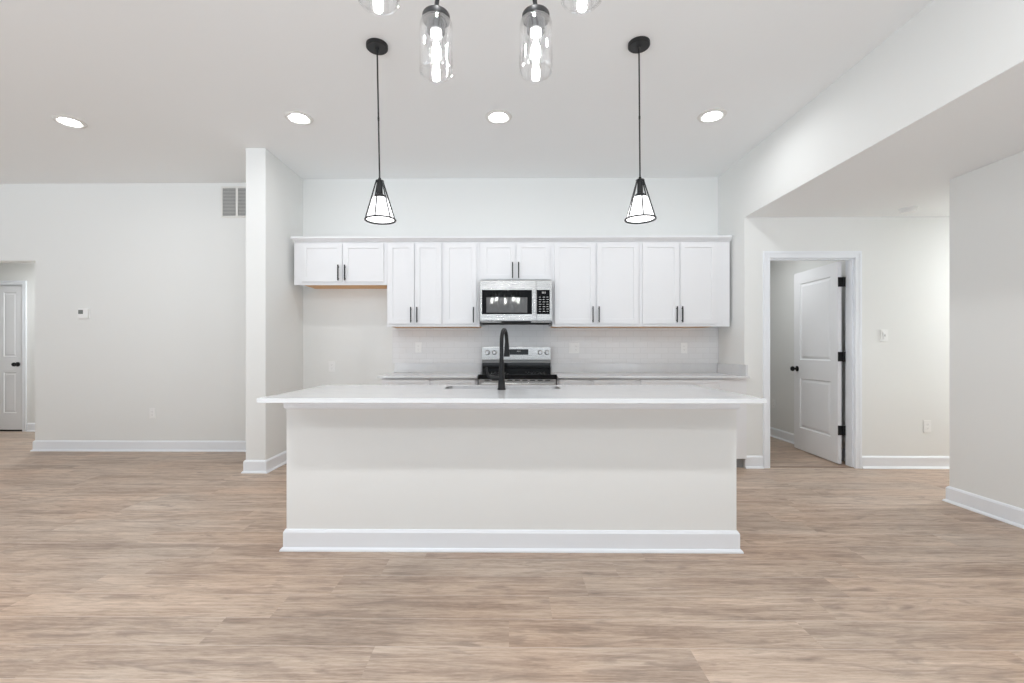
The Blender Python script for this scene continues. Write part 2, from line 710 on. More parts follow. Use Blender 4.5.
# dim room behind the door
bm = bmesh.new()
box(bm, KR + 0.05, KR + T, KB + T, 8.0, 0, LZ)
box(bm, 3.505, 3.505 + T, DW + T, 8.0, 0, LZ)
box(bm, KR + 0.05, 3.505 + T, 8.0, 8.1, 0, LZ)
struct('wall_side_room', bm, WALL)
struct('ceiling_side_room', bx(KR + 0.05, 3.505 + T, DW, 8.1, LZ, LZ + 0.1), CEIL)

# baseboards (board, eased top, shoe moulding)
BB = [(0.0, 0.0), (0.028, 0.0), (0.027, 0.008), (0.021, 0.016), (0.014, 0.019), (0.014, 0.104), (0.009, 0.113), (0.006, 0.118), (0.0, 0.120)]
struct('baseboard_left', sweep([(-2.475, LW), (-5.410, LW), (-5.410, LW + T)][::-1][0:3], [(o, z) for o, z in BB]), TRIM)
struct('baseboard_partition', sweep([(-2.475, LW - 0.03), (-2.475, 4.25), (-2.286, 4.25), (-2.286, KB)], [(-o if False else o, z) for o, z in BB]), TRIM)
struct('baseboard_niche', sweep([(-2.258, KB), (-1.25, KB)], BB), TRIM)
struct('baseboard_hallway', sweep([(-6.795, 6.36), (-5.25, 6.36)], BB), TRIM)
struct('baseboard_back', sweep([(KR + .001, KB - .7), (KR + .001, 4.4675), (2.474, 4.4675)][1:], BB), TRIM)
struct('baseboard_door', sweep([(3.433, DW), (7.2, DW)], BB), TRIM)
struct('baseboard_right', sweep([(7.0, 3.49), (3.344, 3.49), (3.344, REAR)], BB), TRIM)
struct('baseboard_side_room', sweep([(3.505, 8.0), (3.505, DW + T)], BB), TRIM)
struct('trim_threshold', bx(2.56, 3.378, DW + 0.015, DW + 0.05, 0.0, 0.005), mat('threshold_strip', (0.25, 0.18, 0.14), 0.5, var=(20, .1)))


def casing(name, x0, x1, y, ztop, w=0.062, d=0.016):
    """Mitred door casing on the -Y face of a wall round the opening x0..x1."""
    prof = [(0, 0), (0, d * .55), (w * .10, d * .75), (w * .22, d * .75), (w * .26, d * .6), (w * .66, d * .72), (w * .72, d), (w * .96, d), (w, d * .85), (w, 0)]
    bm = sweep([(x1, 0), (x1, ztop), (x0, ztop), (x0, 0)], prof)
    for v in bm.verts:
        v.co = Vector((v.co.x, y - v.co.z, v.co.y))
    return struct(name, bm, TRIM)


casing('trim_1', 2.541, 3.368, DW, 2.052)
casing('trim_2', -7.595, -6.868, 6.36, 2.070, w=0.058)
# jambs of the open door with the stop strip
bm = bmesh.new()
box(bm, 2.535, 2.549, DW - .004, DW + T + .004, 0, 2.06)
box(bm, 3.372, 3.394, DW - .004, DW + T + .004, 0, 2.06)
box(bm, 2.549, 3.372, DW - .004, DW + T + .004, 2.046, 2.064)
box(bm, 2.549, 2.560, DW + .03, DW + .075, 0, 2.046)
box(bm, 3.360, 3.372, DW + .02, DW + .055, 0, 2.046)
box(bm, 2.549, 3.372, DW + .03, DW + .075, 2.035, 2.046)
struct('trim_3', bm, TRIM)

# ---- open two-panel door
DWID, DH = 0.775, 2.030
door = thing('door_1', 'white two panel interior door standing open into a dim room', 'door', (3.338, DW + T + 0.012, 0.010), math.pi / 2 - 0.058)
del door['label'], door['category']
door['kind'] = 'structure'
# local +x runs from the hinge to the far edge; local +y is the left face (towards -X)
pan = [(0.115, DWID - 0.115, 0.25, 0.82), (0.115, DWID - 0.115, 1.03, 1.90)]
bm = slab_with_panels(DWID, DH, 0.035, pan, step=0.012, inset=0.014, raised=0.008, rin=0.030, both=True)
obj('door_slab', bm, DOORP, door)


def knob(parent, x, z, y0, s, m=BLACK):
    bm = lathe([(0, 0), (0.032, 0), (0.032, 0.006), (0.026, 0.010), (0.012, 0.013), (0.011, 0.030), (0.020, 0.036), (0.028, 0.046), (0.029, 0.056), (0.024, 0.066), (0.010, 0.072), (0, 0.073)], 28)
    return obj('door_knob', bm, m, parent, True, (x, y0, z), (math.pi / 2 if s < 0 else -math.pi / 2, 0, 0))


knob(door, DWID - 0.066, 0.925, 0.0, -1)
knob(door, DWID - 0.066, 0.925, 0.035, 1)
for z in (0.335, 1.075, 1.825):
    bm = bmesh.new()
    box(bm, -0.008, -0.001, -0.036, 0.036, z - .048, z + .048, bevel=0.0015)
    tube(bm, [(-0.010, -0.010, z - .050), (-0.010, -0.010, z + .050)], 0.0065, 10)
    obj('hinge', bm, BLACK, door)

# ---- closed four-panel door down the hallway
hd = thing('door_2', 'x', 'door', (-7.580, 6.375, 0.022))
del hd['label'], hd['category']
hd['kind'] = 'structure'
W2 = 0.702
cols = ((0.112, 0.295), (0.420, 0.603))
pan = [(a, b, z0, z1) for a, b in cols for z0, z1 in ((0.235, 0.81), (1.035, 1.945))]
obj('door_slab', slab_with_panels(W2, 2.04, 0.035, pan, step=0.008, inset=0.012, raised=0.005, rin=0.026), DOORP, hd)
knob(hd, W2 - 0.075, 0.925, 0.0, -1)
struct('door_gap_shade', bx(-7.60, -6.862, 6.372, 6.42, 0.0, 0.020), DARK)  # dark strip standing in for the shade in the gap under the door
struct('trim_5', sweep([(-7.595, 6.37), (-6.868, 6.37)], [(0, 2.064), (0.01, 2.064), (0.01, 2.0701), (0, 2.0701)]), TRIM)

# ------------------------------------------------------------------ island
ISX0, ISX1 = -1.287, 1.303
ISY0, ISY1 = 2.62, 3.225
isl = thing('kitchen_island', 'long kitchen island with painted beige front standing on the wood floor', 'kitchen island', (0, 0, 0))
CP = [(0.0, 0.816), (0.007, 0.816), (0.012, 0.824), (0.013, 0.846), (0.020, 0.850), (0.021, 0.8775), (0.0, 0.8775)]
rect = [(ISX0, ISY0), (ISX1, ISY0), (ISX1, ISY1), (ISX0, ISY1)]
t_ = obj('top_trim', sweep(rect, CP, closed=True), TRIM, isl)
b_ = obj('island_baseboard', sweep(rect, BB, closed=True), TRIM, isl)
# doors on the kitchen side
for k in range(5):
    xx = ISX0 + 0.03 + k * 0.508
    d = obj('island_door', slab_with_panels(0.49, 0.70, 0.018, [(0.055, 0.435, 0.055, 0.645)], step=0.006), CAB, isl, loc=(xx + .49, ISY1 + .019, 0.13), rot=(0, 0, math.pi))


def rounded_rect(x0, x1, y0, y1, r, n=6):
    pts = []
    for cx, cy, a0 in ((x1 - r, y1 - r, 0), (x0 + r, y1 - r, 90), (x0 + r, y0 + r, 180), (x1 - r, y0 + r, 270)):
        for k in range(n + 1):
            a = math.radians(a0 + 90 * k / n)
            pts.append((cx + r * math.cos(a), cy + r * math.sin(a)))
    return pts


def slab_hole(outer, inner, z0, z1):
    bm = bmesh.new()
    loops = []
    es = []
    for pts in (outer, inner):
        vs = [bm.verts.new((x, y, z1)) for x, y in pts]
        loops.append(vs)
        es += [bm.edges.new((vs[i], vs[(i + 1) % len(vs)])) for i in range(len(vs))]
    r = bmesh.ops.triangle_fill(bm, use_beauty=True, use_dissolve=False, edges=es)
    top = [g for g in r['geom'] if isinstance(g, bmesh.types.BMFace)]
    ex = bmesh.ops.extrude_face_region(bm, geom=top)
    for v in ex['geom']:
        if isinstance(v, bmesh.types.BMVert):
            v.co.z = z0
    return bm


SX0, SX1, SY0, SY1 = -0.425, 0.340, 2.935, 3.185
obj('island_body', slab_hole([(ISX0, ISY0), (ISX1, ISY0), (ISX1, ISY1), (ISX0, ISY1)],
                             [(SX0 - .02, SY0 - .02), (SX1 + .02, SY0 - .02), (SX1 + .02, SY1 + .02), (SX0 - .02, SY1 + .02)], 0.0, 0.8778), WALL, isl)
TOPZ = 0.903
bm = slab_hole([(-1.311, 2.35), (1.326, 2.35), (1.326, 3.262), (-1.311, 3.262)], rounded_rect(SX0, SX1, SY0, SY1, 0.05), 0.8785, TOPZ)
o = obj('island_countertop', bm, QUARTZ)
md = o.modifiers.new('ease', 'BEVEL')
md.width = 0.002
md.segments = 2
md.limit_method = 'ANGLE'
md.angle_limit = math.radians(50)
tag(o, 'long white quartz countertop overhanging the beige island, sink cut into it', 'countertop')

# sink bowl
sk = thing('kitchen_sink', 'stainless undermount sink set into the island countertop beside the black faucet', 'sink')
outer = rounded_rect(SX0 - .004, SX1 + .004, SY0 - .004, SY1 + .004, 0.054)
bm = bmesh.new()
rings = []
for d, z in ((-0.0045, 0.9018), (-0.0060, 0.9018), (-0.0075, 0.900), (-0.0075, 0.72), (-0.025, 0.69)):
    rings.append([bm.verts.new((x, y, z)) for x, y in rounded_rect(SX0 - .003 - d, SX1 + .003 + d, SY0 - .003 - d, SY1 + .003 + d, 0.053 + d)])
for a, b in zip(rings, rings[1:]):
    for i in range(len(a)):
        j = (i + 1) % len(a)
        bm.faces.new((a[i], a[j], b[j], b[i]))
bm.faces.new(rings[-1])
obj('sink_bowl', bm, SINKSTEEL, sk, True)
obj('drain', lathe([(0, 0.692), (0.035, 0.692), (0.042, 0.695), (0.045, 0.691)], 28), STEEL, sk, True, (-0.04, 3.06, 0))

# faucet
fx, fy = -0.047, 2.885
fc = thing('faucet', 'tall matte black gooseneck pull-down faucet on the island countertop', 'faucet', (fx, fy, TOPZ))
obj('faucet_body', lathe([(0, 0.0), (0.027, 0.0), (0.027, 0.006), (0.0235, 0.010), (0.021, 0.06), (0.018, 0.11), (0.0145, 0.17), (0.013, 0.20), (0, 0.20)], 28), BLACK, fc, True)
# the spout goes over the sink, turned a little to +X
sd = Vector((0.20, 0.98, 0)).normalized()
R_ = 0.080
pts = [Vector((0, 0, 0.19)), Vector((0, 0, 0.25)), Vector((0, 0, 0.298))]
for k in range(1, 15):
    a = math.pi * k / 14
    pts.append(Vector((0, 0, 0.303)) + sd * (R_ * (1 - math.cos(a))) + Vector((0, 0, R_ * math.sin(a))))
pts.append(pts[-1] + Vector((0, 0, -0.005)))
bm = bmesh.new()
tube(bm, pts, 0.0125, 14)
obj('spout', bm, BLACK, fc, True)
e_ = pts[-1]
obj('spray_head', lathe([(0, 0), (0.0135, 0), (0.015, -0.02), (0.0185, -0.065), (0.021, -0.086), (0.019, -0.092), (0, -0.092)], 24), BLACK, fc, True, tuple(e_))
bm = bmesh.new()
tube(bm, [(-0.012, 0, 0.072), (-0.050, 0, 0.074), (-0.072, 0, 0.076)], 0.015, 14, radii=[0.015, 0.0155, 0.013])
tube(bm, [(-0.066, 0, 0.080), (-0.084, 0, 0.084), (-0.092, 0.0, 0.112), (-0.096, 0.0, 0.140)], 0.006, 10, radii=[0.009, 0.0085, 0.0075, 0.0075])
obj('lever_handle', bm, BLACK, fc, True)

# ------------------------------------------------------------------ cabinets


def bar_pull(parent, x, z0, z1, yface, horiz=False):
    """Square-ish bar pull standing 3 cm off the door."""
    bm = bmesh.new()
    if horiz:
        box(bm, x + z0, x + z1, yface - 0.032, yface - 0.022, horiz - .005, horiz + .005, bevel=0.002)
        for q in (x + z0 + .02, x + z1 - .02):
            tube(bm, [(q, yface - 0.024, horiz), (q, yface + 0.001, horiz)], 0.004, 8)
    else:
        box(bm, x - .0055, x + .0055, yface - 0.033, yface - 0.022, z0, z1, bevel=0.002)
        for q in (z0 + .02, z1 - .02):
            tube(bm, [(x, yface - 0.024, q), (x, yface + 0.001, q)], 0.0045, 8)
    return obj('bar_handle', bm, BLACK, parent)


FY = 4.700   # face of the wall cabinet boxes


def wall_cabinet(label, x0, x1, z0, z1, doors, zd0, zd1, hz, body_x0=None, body_x1=None):
    """doors: (x0, x1, handle_x)."""
    t = thing('wall_cabinet', label, 'cabinet', ((x0 + x1) / 2, KB, z0), group='white shaker wall cabinets')
    ox, oy, oz = t.location
    bm = bmesh.new()
    box(bm, (body_x0 or x0) + .0006 - ox, (body_x1 or x1) - .0006 - ox, FY - oy, -0.001, z0 + 0.012 - oz, z1 - oz)
    # face frame lip hanging below the box floor
    box(bm, (body_x0 or x0) + .0006 - ox, (body_x1 or x1) - .0006 - ox, FY - oy, FY + 0.019 - oy, 0.0, 0.0121)
    obj('cabinet_body', bm, CAB, t)
    p = obj('bottom_panel', bx(x0 + .012 - ox, x1 - .004 - ox, FY + 0.0195 - oy, -0.002, 0.004, 0.0118), WOOD, t)
    p['label'] = 'unpainted wood underside'
    for (a, b, hx) in doors:
        w, h = b - a, zd1 - zd0
        d = obj('cabinet_door', slab_with_panels(w, h, 0.019, [(0.048, w - 0.048, 0.048, h - 0.048)], step=0.008, inset=0.003), CAB, t,
                loc=(a - ox, FY - 0.0195 - oy, zd0 - oz))
        hd_ = bar_pull(d, hx - a, hz[0] - zd0, hz[1] - zd0, 0.0)
    return t


TZ = 2.270
wall_cabinet('short two door white wall cabinet above the empty fridge niche, raw wood underneath', -2.160, -1.264, 1.826, TZ,
             [(-2.140, -1.726, -1.757), (-1.710, -1.295, -1.688)], 1.858, 2.253, (1.866, 2.028), body_x0=-2.230)
wall_cabinet('tall narrow two door white wall cabinet next to the fridge niche', -1.264, -0.688, 1.393, TZ,
             [(-1.248, -0.979, -1.008), (-0.967, -0.700, -0.945)], 1.422, 2.253, (1.434, 1.593))
wall_cabinet('tall single door white wall cabinet just left of the microwave', -0.688, -0.302, 1.393, TZ,
             [(-0.664, -0.336, -0.364)], 1.422, 2.253, (1.434, 1.593))
wall_cabinet('short two door white wall cabinet directly above the microwave', -0.302, 0.446, 1.862, TZ,
             [(-0.278, 0.062, 0.036), (0.079, 0.420, 0.098)], 1.878, 2.253, (1.888, 2.052))
wall_cabinet('wide tall two door white wall cabinet just right of the microwave', 0.446, 1.342, 1.393, TZ,
             [(0.469, 0.885, 0.858), (0.906, 1.327, 0.920)], 1.422, 2.253, (1.434, 1.598))
wall_cabinet('tall two door white wall cabinet at the far right, against the side wall', 1.342, 2.150, 1.393, TZ,
             [(1.371, 1.742, 1.715), (1.757, 2.123, 1.770)], 1.422, 2.253, (1.434, 1.598), body_x1=2.268)

# crown moulding along the top of the wall cabinets
CR = [(0.0, TZ + 0.001), (0.016, TZ + 0.001), (0.020, TZ + 0.006), (0.028, TZ + 0.012), (0.046, TZ + 0.026), (0.052, TZ + 0.030), (0.052, TZ + 0.048), (0.0, TZ + 0.048)]
o = obj('crown_molding', sweep([(-2.188, FY + 0.02), (-2.188, FY - 0.001), (2.272, FY - 0.001)], CR), CAB)
tag(o, 'long white crown strip capping the row of wall cabinets', 'molding')

# base cabinets
BF = 4.420


def base_cabinet(label, x0, x1, fronts, fill=None, wide=False, group='white base cabinets under the back counter'):
    t = thing('base_cabinet', label, 'cabinet', ((x0 + x1) / 2, KB, 0), group=group)
    ox, oy, _ = t.location
    bm = bmesh.new()
    box(bm, x0 + .0006 - ox, (fill or x1) - .0006 - ox, BF - oy, -0.001, 0.100, 0.882)
    obj('cabinet_body', bm, CAB, t)
    obj('toe_kick', bx(x0 + .0006 - ox, (fill or x1) - .0006 - ox, BF + 0.07 - oy, -0.002, 0.0, 0.0998), PLASTG, t)
    drawers = [(fronts[0][0], fronts[-1][1])] if wide else [f[:2] for f in fronts]
    for (a, b) in drawers:
        w = b - a
        d = obj('drawer_front', slab_with_panels(w, 0.150, 0.019, [(0.04, w - 0.04, 0.035, 0.115)], step=0.006, inset=0.003), CAB, t, loc=(a - ox, BF - 0.0195 - oy, 0.717))
        bar_pull(d, w / 2, -0.065, 0.065, 0.0, horiz=0.075)
    for (a, b, hs) in fronts:
        w = b - a
        d = obj('cabinet_door', slab_with_panels(w, 0.560, 0.019, [(0.048, w - 0.048, 0.048, 0.512)], step=0.008, inset=0.003), CAB, t, loc=(a - ox, BF - 0.0195 - oy, 0.135))
        bar_pull(d, w - 0.03 if hs > 0 else 0.03, 0.37, 0.53, 0.0)
    return t


base_cabinet('white base cabinet beside the empty fridge niche, under the short counter', -1.240, -0.752, [(-1.220, -0.778, 1)])
base_cabinet('narrow white base cabinet touching the left side of the range', -0.752, -0.306, [(-0.726, -0.330, -1)])
base_cabinet('narrow white base cabinet touching the right side of the range', 0.466, 0.790, [(0.486, 0.764, 1)])
base_cabinet('middle white base cabinet of the three right of the range', 0.790, 1.248, [(0.816, 1.222, 1)])
base_cabinet('white base cabinet against the side wall, its toe kick showing', 1.248, 2.090, [(1.274, 1.655, 1), (1.670, 2.065, -1)], fill=2.296, wide=True)

# perimeter countertops with short quartz splash
bm = bmesh.new()
box(bm, -1.266, -0.304, 4.362, KB - .0125, 0.883, TOPZ, bevel=0.002)
c = obj('back_countertop', bm, QUARTZ)
tag(c, 'short white quartz counter between the fridge niche and the range', 'countertop')
s_ = obj('splash_strip', bx(-1.266, -0.304, 5.002, KB - .0125, TOPZ + .0002, 1.008, bevel=0.0015), QUARTZ, c)
bm = bmesh.new()
box(bm, 0.464, 2.298, 4.362, KB - .0125, 0.883, TOPZ, bevel=0.002)
c = obj('back_countertop', bm, QUARTZ)
tag(c, 'long white quartz counter running right from the range to the side wall', 'countertop')
s_ = obj('splash_strip', bx(0.464, 2.278, 5.002, KB - .0125, TOPZ + .0002, 1.008, bevel=0.0015), QUARTZ, c)
s_ = obj('splash_strip', bx(2.2785, 2.298, 4.40, KB - .0125, TOPZ + .0002, 1.008, bevel=0.0015), QUARTZ, c)

# tiled backsplash
bm = bmesh.new()
box(bm, -1.288, -0.3045, KB - 0.012, KB - 0.0005, 1.0085, 1.3925)
box(bm, -0.3045, 0.4645, KB - 0.012, KB - 0.0005, 0.62, 1.46)
box(bm, 0.4645, 2.298, KB - 0.012, KB - 0.0005, 1.0085, 1.3925)
o = obj('tile_backsplash', bm, TILE)
tag(o, 'white subway tile backsplash on the wall between counter and wall cabinets', 'backsplash')

# ------------------------------------------------------------------ range
rg = thing('kitchen_range', 'stainless electric range with black glass cooktop and rear control panel', 'stove', (0.080, 0, 0))
RX0, RX1 = -0.374, 0.374
obj('range_body', bx(RX0, RX1, 4.40, 5.012, 0.03, 0.898, bevel=0.004), STEEL, rg)
for sx in (RX0 + .05, RX1 - .05):
    for sy in (4.45, 4.95):
        obj('foot', tube(bmesh.new(), [(sx, sy, 0.0), (sx, sy, 0.031)], 0.015, 10), BLACK, rg)
obj('cooktop', bx(RX0 - .002, RX1 + .002, 4.335, 4.955, 0.8985, 0.919, bevel=0.004), GLOSSB, rg)
obj('cooktop_edge', bx(RX0 - .002, RX1 + .002, 4.335, 4.398, 0.8745, 0.8983, bevel=0.003), GLOSSB, rg)
for (cx_, cy_, rr) in ((-0.19, 4.50, 0.105), (0.19, 4.50, 0.09), (-0.19, 4.78, 0.08), (0.19, 4.78, 0.105)):
    bm = bmesh.new()
    for q in (rr, rr - 0.035):
        lathe_ring = []
        for k in range(40):
            a = 2 * math.pi * k / 40
            lathe_ring.append((bm.verts.new((cx_ + q * math.cos(a), cy_ + q * math.sin(a), 0.9193)), bm.verts.new((cx_ + (q - .003) * math.cos(a), cy_ + (q - .003) * math.sin(a), 0.9193))))
        for k in range(40):
            a, b = lathe_ring[k], lathe_ring[(k + 1) % 40]
            bm.faces.new((a[0], b[0], b[1], a[1]))
    obj('burner_marking', bm, PLASTG, rg)
# rear panel: black glass foot, steel band, sloped steel control panel
obj('rear_guard', bx(RX0 + .002, RX1 - .002, 4.962, 5.012, 0.900, 1.012, bevel=0.003), GLOSSB, rg)
obj('control_panel', bx(RX0, RX1, 4.945, 5.014, 1.0425, 1.186, bevel=0.005), STEEL, rg)
obj('guard_band', bx(RX0 + .001, RX1 - .001, 4.955, 5.013, 1.0125, 1.042, bevel=0.002), PLASTG, rg)
obj('clock_display', bx(-0.085, 0.131, 4.9425, 4.946, 1.100, 1.160, bevel=0.001), GLOSSB, rg)
bm = bmesh.new()
for k, (a, b) in enumerate(((0.008, 0.014), (0.018, 0.024), (0.030, 0.036), (0.040, 0.046))):
    box(bm, a, b, 4.9418, 4.9424, 1.132, 1.145)
obj('clock_digits', bm, LEGEND, rg)
for kx in (-0.314, -0.238, 0.257, 0.331):
    kb = obj('control_knob', lathe([(0, 0), (0.026, 0), (0.026, -0.006), (0.0215, -0.009), (0.019, -0.030), (0.016, -0.034), (0, -0.034)], 24), STEEL, rg, True, (kx, 4.9445, 1.124), (-math.pi / 2, 0, 0))
    obj('knob_grip', bx(-0.004, 0.004, -0.020, 0.020, -0.040, -0.0338, bevel=0.001), STEEL, kb)
# oven door, window, handle, drawer
dr = obj('oven_door', bx(RX0 + .003, RX1 - .003, 4.362, 4.399, 0.205, 0.846, bevel=0.006), STEEL, rg)
obj('oven_window', bx(-0.27, 0.27, 4.3605, 4.3635, 0.33, 0.70, bevel=0.001), GLOSSB, dr)
bm = bmesh.new()
tube(bm, [(-0.345, 4.315, 0.828), (0.345, 4.315, 0.828)], 0.012, 14)
for q in (-0.325, 0.325):
    box(bm, q - .012, q + .012, 4.315, 4.364, 0.818, 0.838, bevel=0.003)
obj('oven_handle', bm, STEEL, dr, True)
obj('vent_strip', bx(RX0 + .004, RX1 - .004, 4.352, 4.399, 0.8475, 0.8742, bevel=0.002), STEEL, rg)
for k in range(9):
    q = -0.29 + k * 0.0725
    obj('vent_slot', bx(q - .024, q + .024, 4.3508, 4.3522, 0.858, 0.867), DARK, rg)
obj('storage_drawer', bx(RX0 + .003, RX1 - .003, 4.368, 4.399, 0.045, 0.198, bevel=0.005), STEEL, rg)

# ------------------------------------------------------------------ microwave
mw = thing('microwave', 'stainless over-the-range microwave hung under the short cabinet', 'microwave', (0.072, 0, 0))
MX0, MX1 = -0.366, 0.366
MY = 4.605
obj('microwave_body', bx(MX0, MX1, MY + 0.03, KB - 0.012, 1.446, 1.8605), STEEL, mw)
dX1 = 0.205
md_ = obj('microwave_door', bx(MX0, dX1 - .002, MY, MY + 0.029, 1.448, 1.857, bevel=0.005), STEEL, mw)
obj('door_glass', bx(MX0 + 0.020, 0.160, MY - 0.0025, MY + 0.001, 1.514, 1.760, bevel=0.001), GLOSSB, md_)
WIN = mat('microwave_mesh_window', (0.13, 0.13, 0.13), 0.05, spec=0.8, var=(400, 0.25))
obj('mesh_window', bx(MX0 + 0.065, 0.113, MY - 0.0035, MY - 0.0024, 1.530, 1.684), WIN, md_)
bm = bmesh.new()
box(bm, 0.172, 0.192, MY - 0.040, MY - 0.025, 1.505, 1.770, bevel=0.004)
for q in (1.525, 1.750):
    box(bm, 0.174, 0.190, MY - 0.026, MY + .001, q - .01, q + .01)
obj('door_handle', bm, STEEL, md_)
cpn = obj('control_panel', bx(dX1, MX1, MY, MY + 0.029, 1.448, 1.857, bevel=0.005), STEEL, mw)
kp = obj('keypad', bx(dX1 + .004, MX1 - .026, MY - 0.0025, MY + 0.001, 1.514, 1.760, bevel=0.001), GLOSSB, cpn)
bm = bmesh.new()
for r in range(7):
    for c_ in range(3):
        q = dX1 + 0.026 + c_ * 0.038
        z = 1.54 + r * 0.024
        box(bm, q, q + 0.018 + 0.006 * ((r + c_) % 2), MY - .0032, MY - .0024, z, z + .005)
obj('keypad_legend', bm, LEGEND, kp)
bm = bmesh.new()
for (a, b, c_, d_) in ((0.29, 0.296, 1.722, 1.742), (0.276, 0.282, 1.722, 1.742), (0.262, 0.268, 1.722, 1.742)):
    box(bm, a, b, MY - .0032, MY - .0024, c_, d_)
obj('clock_digits', bm, LEGEND, kp)
bm = bmesh.new()
box(bm, MX0 + .004, MX1 - .004, MY + 0.012, KB - 0.02, 1.430, 1.4458)
obj('underside_vent', bm, DARK, mw)
obj('filter_rail', bx(MX0 + .008, -0.15, MY + 0.004, MY + 0.02, 1.432, 1.4395, bevel=0.002), STEEL, mw)
obj('filter_rail', bx(0.15, MX1 - .008, MY + 0.004, MY + 0.02, 1.432, 1.4395, bevel=0.002), STEEL, mw)

# ------------------------------------------------------------------ small wall fittings


def outlet(label, x, y, z, rotz=0.0, kind='outlet', w=0.070, group=None):
    """Cover plate facing local -Y, its back on the wall plane y."""
    nm = {'outlet': 'wall_outlet', 'switch': 'light_switch', 'double': 'double_outlet_plate'}[kind]
    t = thing(nm, label, 'outlet' if kind != 'switch' else 'light switch', (x, y, z), rotz, group)
    obj('cover_plate', bx(-w / 2, w / 2, -0.006, -0.0002, -0.0575, 0.0575, bevel=0.002), PLAST, t)
    gangs = [0.0] if kind != 'double' else [-0.023, 0.023]
    for gi, gx in enumerate(gangs):
        if kind == 'switch' or (kind == 'double' and gi == 0):
            obj('rocker', bx(gx - .0165, gx + .0165, -0.0105, -0.0058, -0.033, 0.033, bevel=0.002), PLAST, t)
            if kind == 'switch':
                obj('toggle_slot', bx(gx - .004, gx + .004, -0.0112, -0.0104, -0.010, 0.010), PLASTG, t)
            continue
        for zz in (-0.019, 0.019):
            f = obj('receptacle', bx(gx - .0165, gx + .0165, -0.0085, -0.0058, zz - .0135, zz + .0135, bevel=0.002), PLAST, t)
            bm = bmesh.new()
            box(bm, gx - .0075, gx - .0055, -0.0089, -0.0084, zz - .002, zz + .007)
            box(bm, gx + .0055, gx + .0075, -0.0089, -0.0084, zz - .002, zz + .007)
            box(bm, gx - .002, gx + .002, -0.0089, -0.0084, zz - .009, zz - .005)
            obj('slot', bm, PLASTG, f)
    return t


outlet('white outlet low on the wide blank living room wall', -4.055, LW, 0.431)
outlet('white outlet on the bare wall of the fridge niche', -1.965, KB, 0.968)
outlet('white outlet on the tiled backsplash left of the range', -1.000, KB - 0.012, 1.178)
outlet('wide white double plate on the tiled backsplash just right of the range', 0.715, KB - 0.012, 1.173, kind='double', w=0.115)
outlet('white outlet on the tiled backsplash at the side wall end, under the last cabinet', 1.922, KB - 0.012, 1.173)
outlet('white light switch on the wall right of the open door', 3.654, DW, 1.293, kind='switch')
outlet('white outlet low on the wall right of the open door', 4.068, DW, 0.410)
outlet('dim outlet on the side wall of the room beyond the open door', 3.505, 6.05, 0.44, rotz=-math.pi / 2)

# thermostat
th = thing('thermostat', 'small white square thermostat with grey screen on the living room wall', 'thermostat', (-4.835, LW, 1.566))
obj('back_plate', bx(-0.075, 0.062, -0.008, -0.0002, -0.062, 0.062, bevel=0.003), PLAST, th)
obj('housing', bx(-0.060, 0.055, -0.028, -0.0078, -0.055, 0.052, bevel=0.005), PLAST, th)
obj('screen', bx(-0.050, 0.004, -0.0295, -0.0278, -0.006, 0.040, bevel=0.001), SCREEN, th)

# return air grille high on the wall
vg = thing('air_vent', 'square return air grille high on the living room wall beside the partition', 'vent', (-3.088, LW, 2.832))
bm = bmesh.new()
for (a, b, c_, d_) in ((-0.182, 0.182, 0.160, 0.178), (-0.182, 0.182, -0.178, -0.160), (-0.182, -0.162, -0.160, 0.160), (0.162, 0.182, -0.160, 0.160), (-0.013, 0.013, -0.160, 0.160)):
    box(bm, a, b, -0.010, -0.0002, c_, d_)
obj('frame', bm, GRILLE, vg)
bm = bmesh.new()
for k in range(20):
    z = -0.152 + k * 0.016
    for (a, b) in ((-0.162, -0.013), (0.013, 0.162)):
        g = bmesh.ops.create_cube(bm, size=1.0)
        for v in g['verts']:
            p = Vector((0, v.co.y * 0.013, v.co.z * 0.0012))
            p.rotate(Matrix.Rotation(math.radians(40), 3, 'X'))
            v.co = Vector((a + (v.co.x + .5) * (b - a), -0.0065 + p.y, z + p.z))
obj('louver_slats', bm, GRILLE, vg)
obj('duct_backing', bx(-0.162, 0.162, -0.0008, -0.0003, -0.16, 0.16), PLASTG, vg)

# smoke detector on the lower ceiling
sm = thing('smoke_detector', 'round white smoke detector on the low ceiling outside the open door', 'smoke detector', (3.655, 4.20, LZ))
obj('mounting_ring', lathe([(0, -0.0005), (0.068, -0.0005), (0.068, -0.010), (0.064, -0.012), (0, -0.012)], 36), PLAST, sm, True)
obj('sensor_dome', lathe([(0.060, -0.0121), (0.060, -0.030), (0.052, -0.040), (0.020, -0.043), (0, -0.043)], 36), PLAST, sm, True)

# ------------------------------------------------------------------ recessed ceiling lights
can_spots = [(-3.645, 'round recessed ceiling light over the living room, left of the partition'),
             (-1.715, 'round recessed ceiling light beside the top of the partition, above the fridge niche side'),
             (-0.085, 'round recessed ceiling light in the middle, between the two pendants'),
             (1.643, 'round recessed ceiling light nearest the long header, beyond the right pendant')]
can0 = thing('recessed_light', can_spots[0][1], 'ceiling light', (can_spots[0][0], 3.74, CZ), group='recessed ceiling lights')
obj('trim_ring', lathe([(0.064, -0.0008), (0.066, -0.0012), (0.080, -0.011), (0.090, -0.012), (0.104, -0.008), (0.110, -0.0005), (0.064, -0.0005)], 48), GRILLE, can0, True)
obj('lens', lathe([(0.0635, -0.0012), (0.045, -0.004), (0, -0.006)], 48), CANLENS, can0, True)
for x, lb in can_spots[1:]:
    dup(can0, (x, 3.70, CZ), lb)

# ------------------------------------------------------------------ pendants
PN = 6


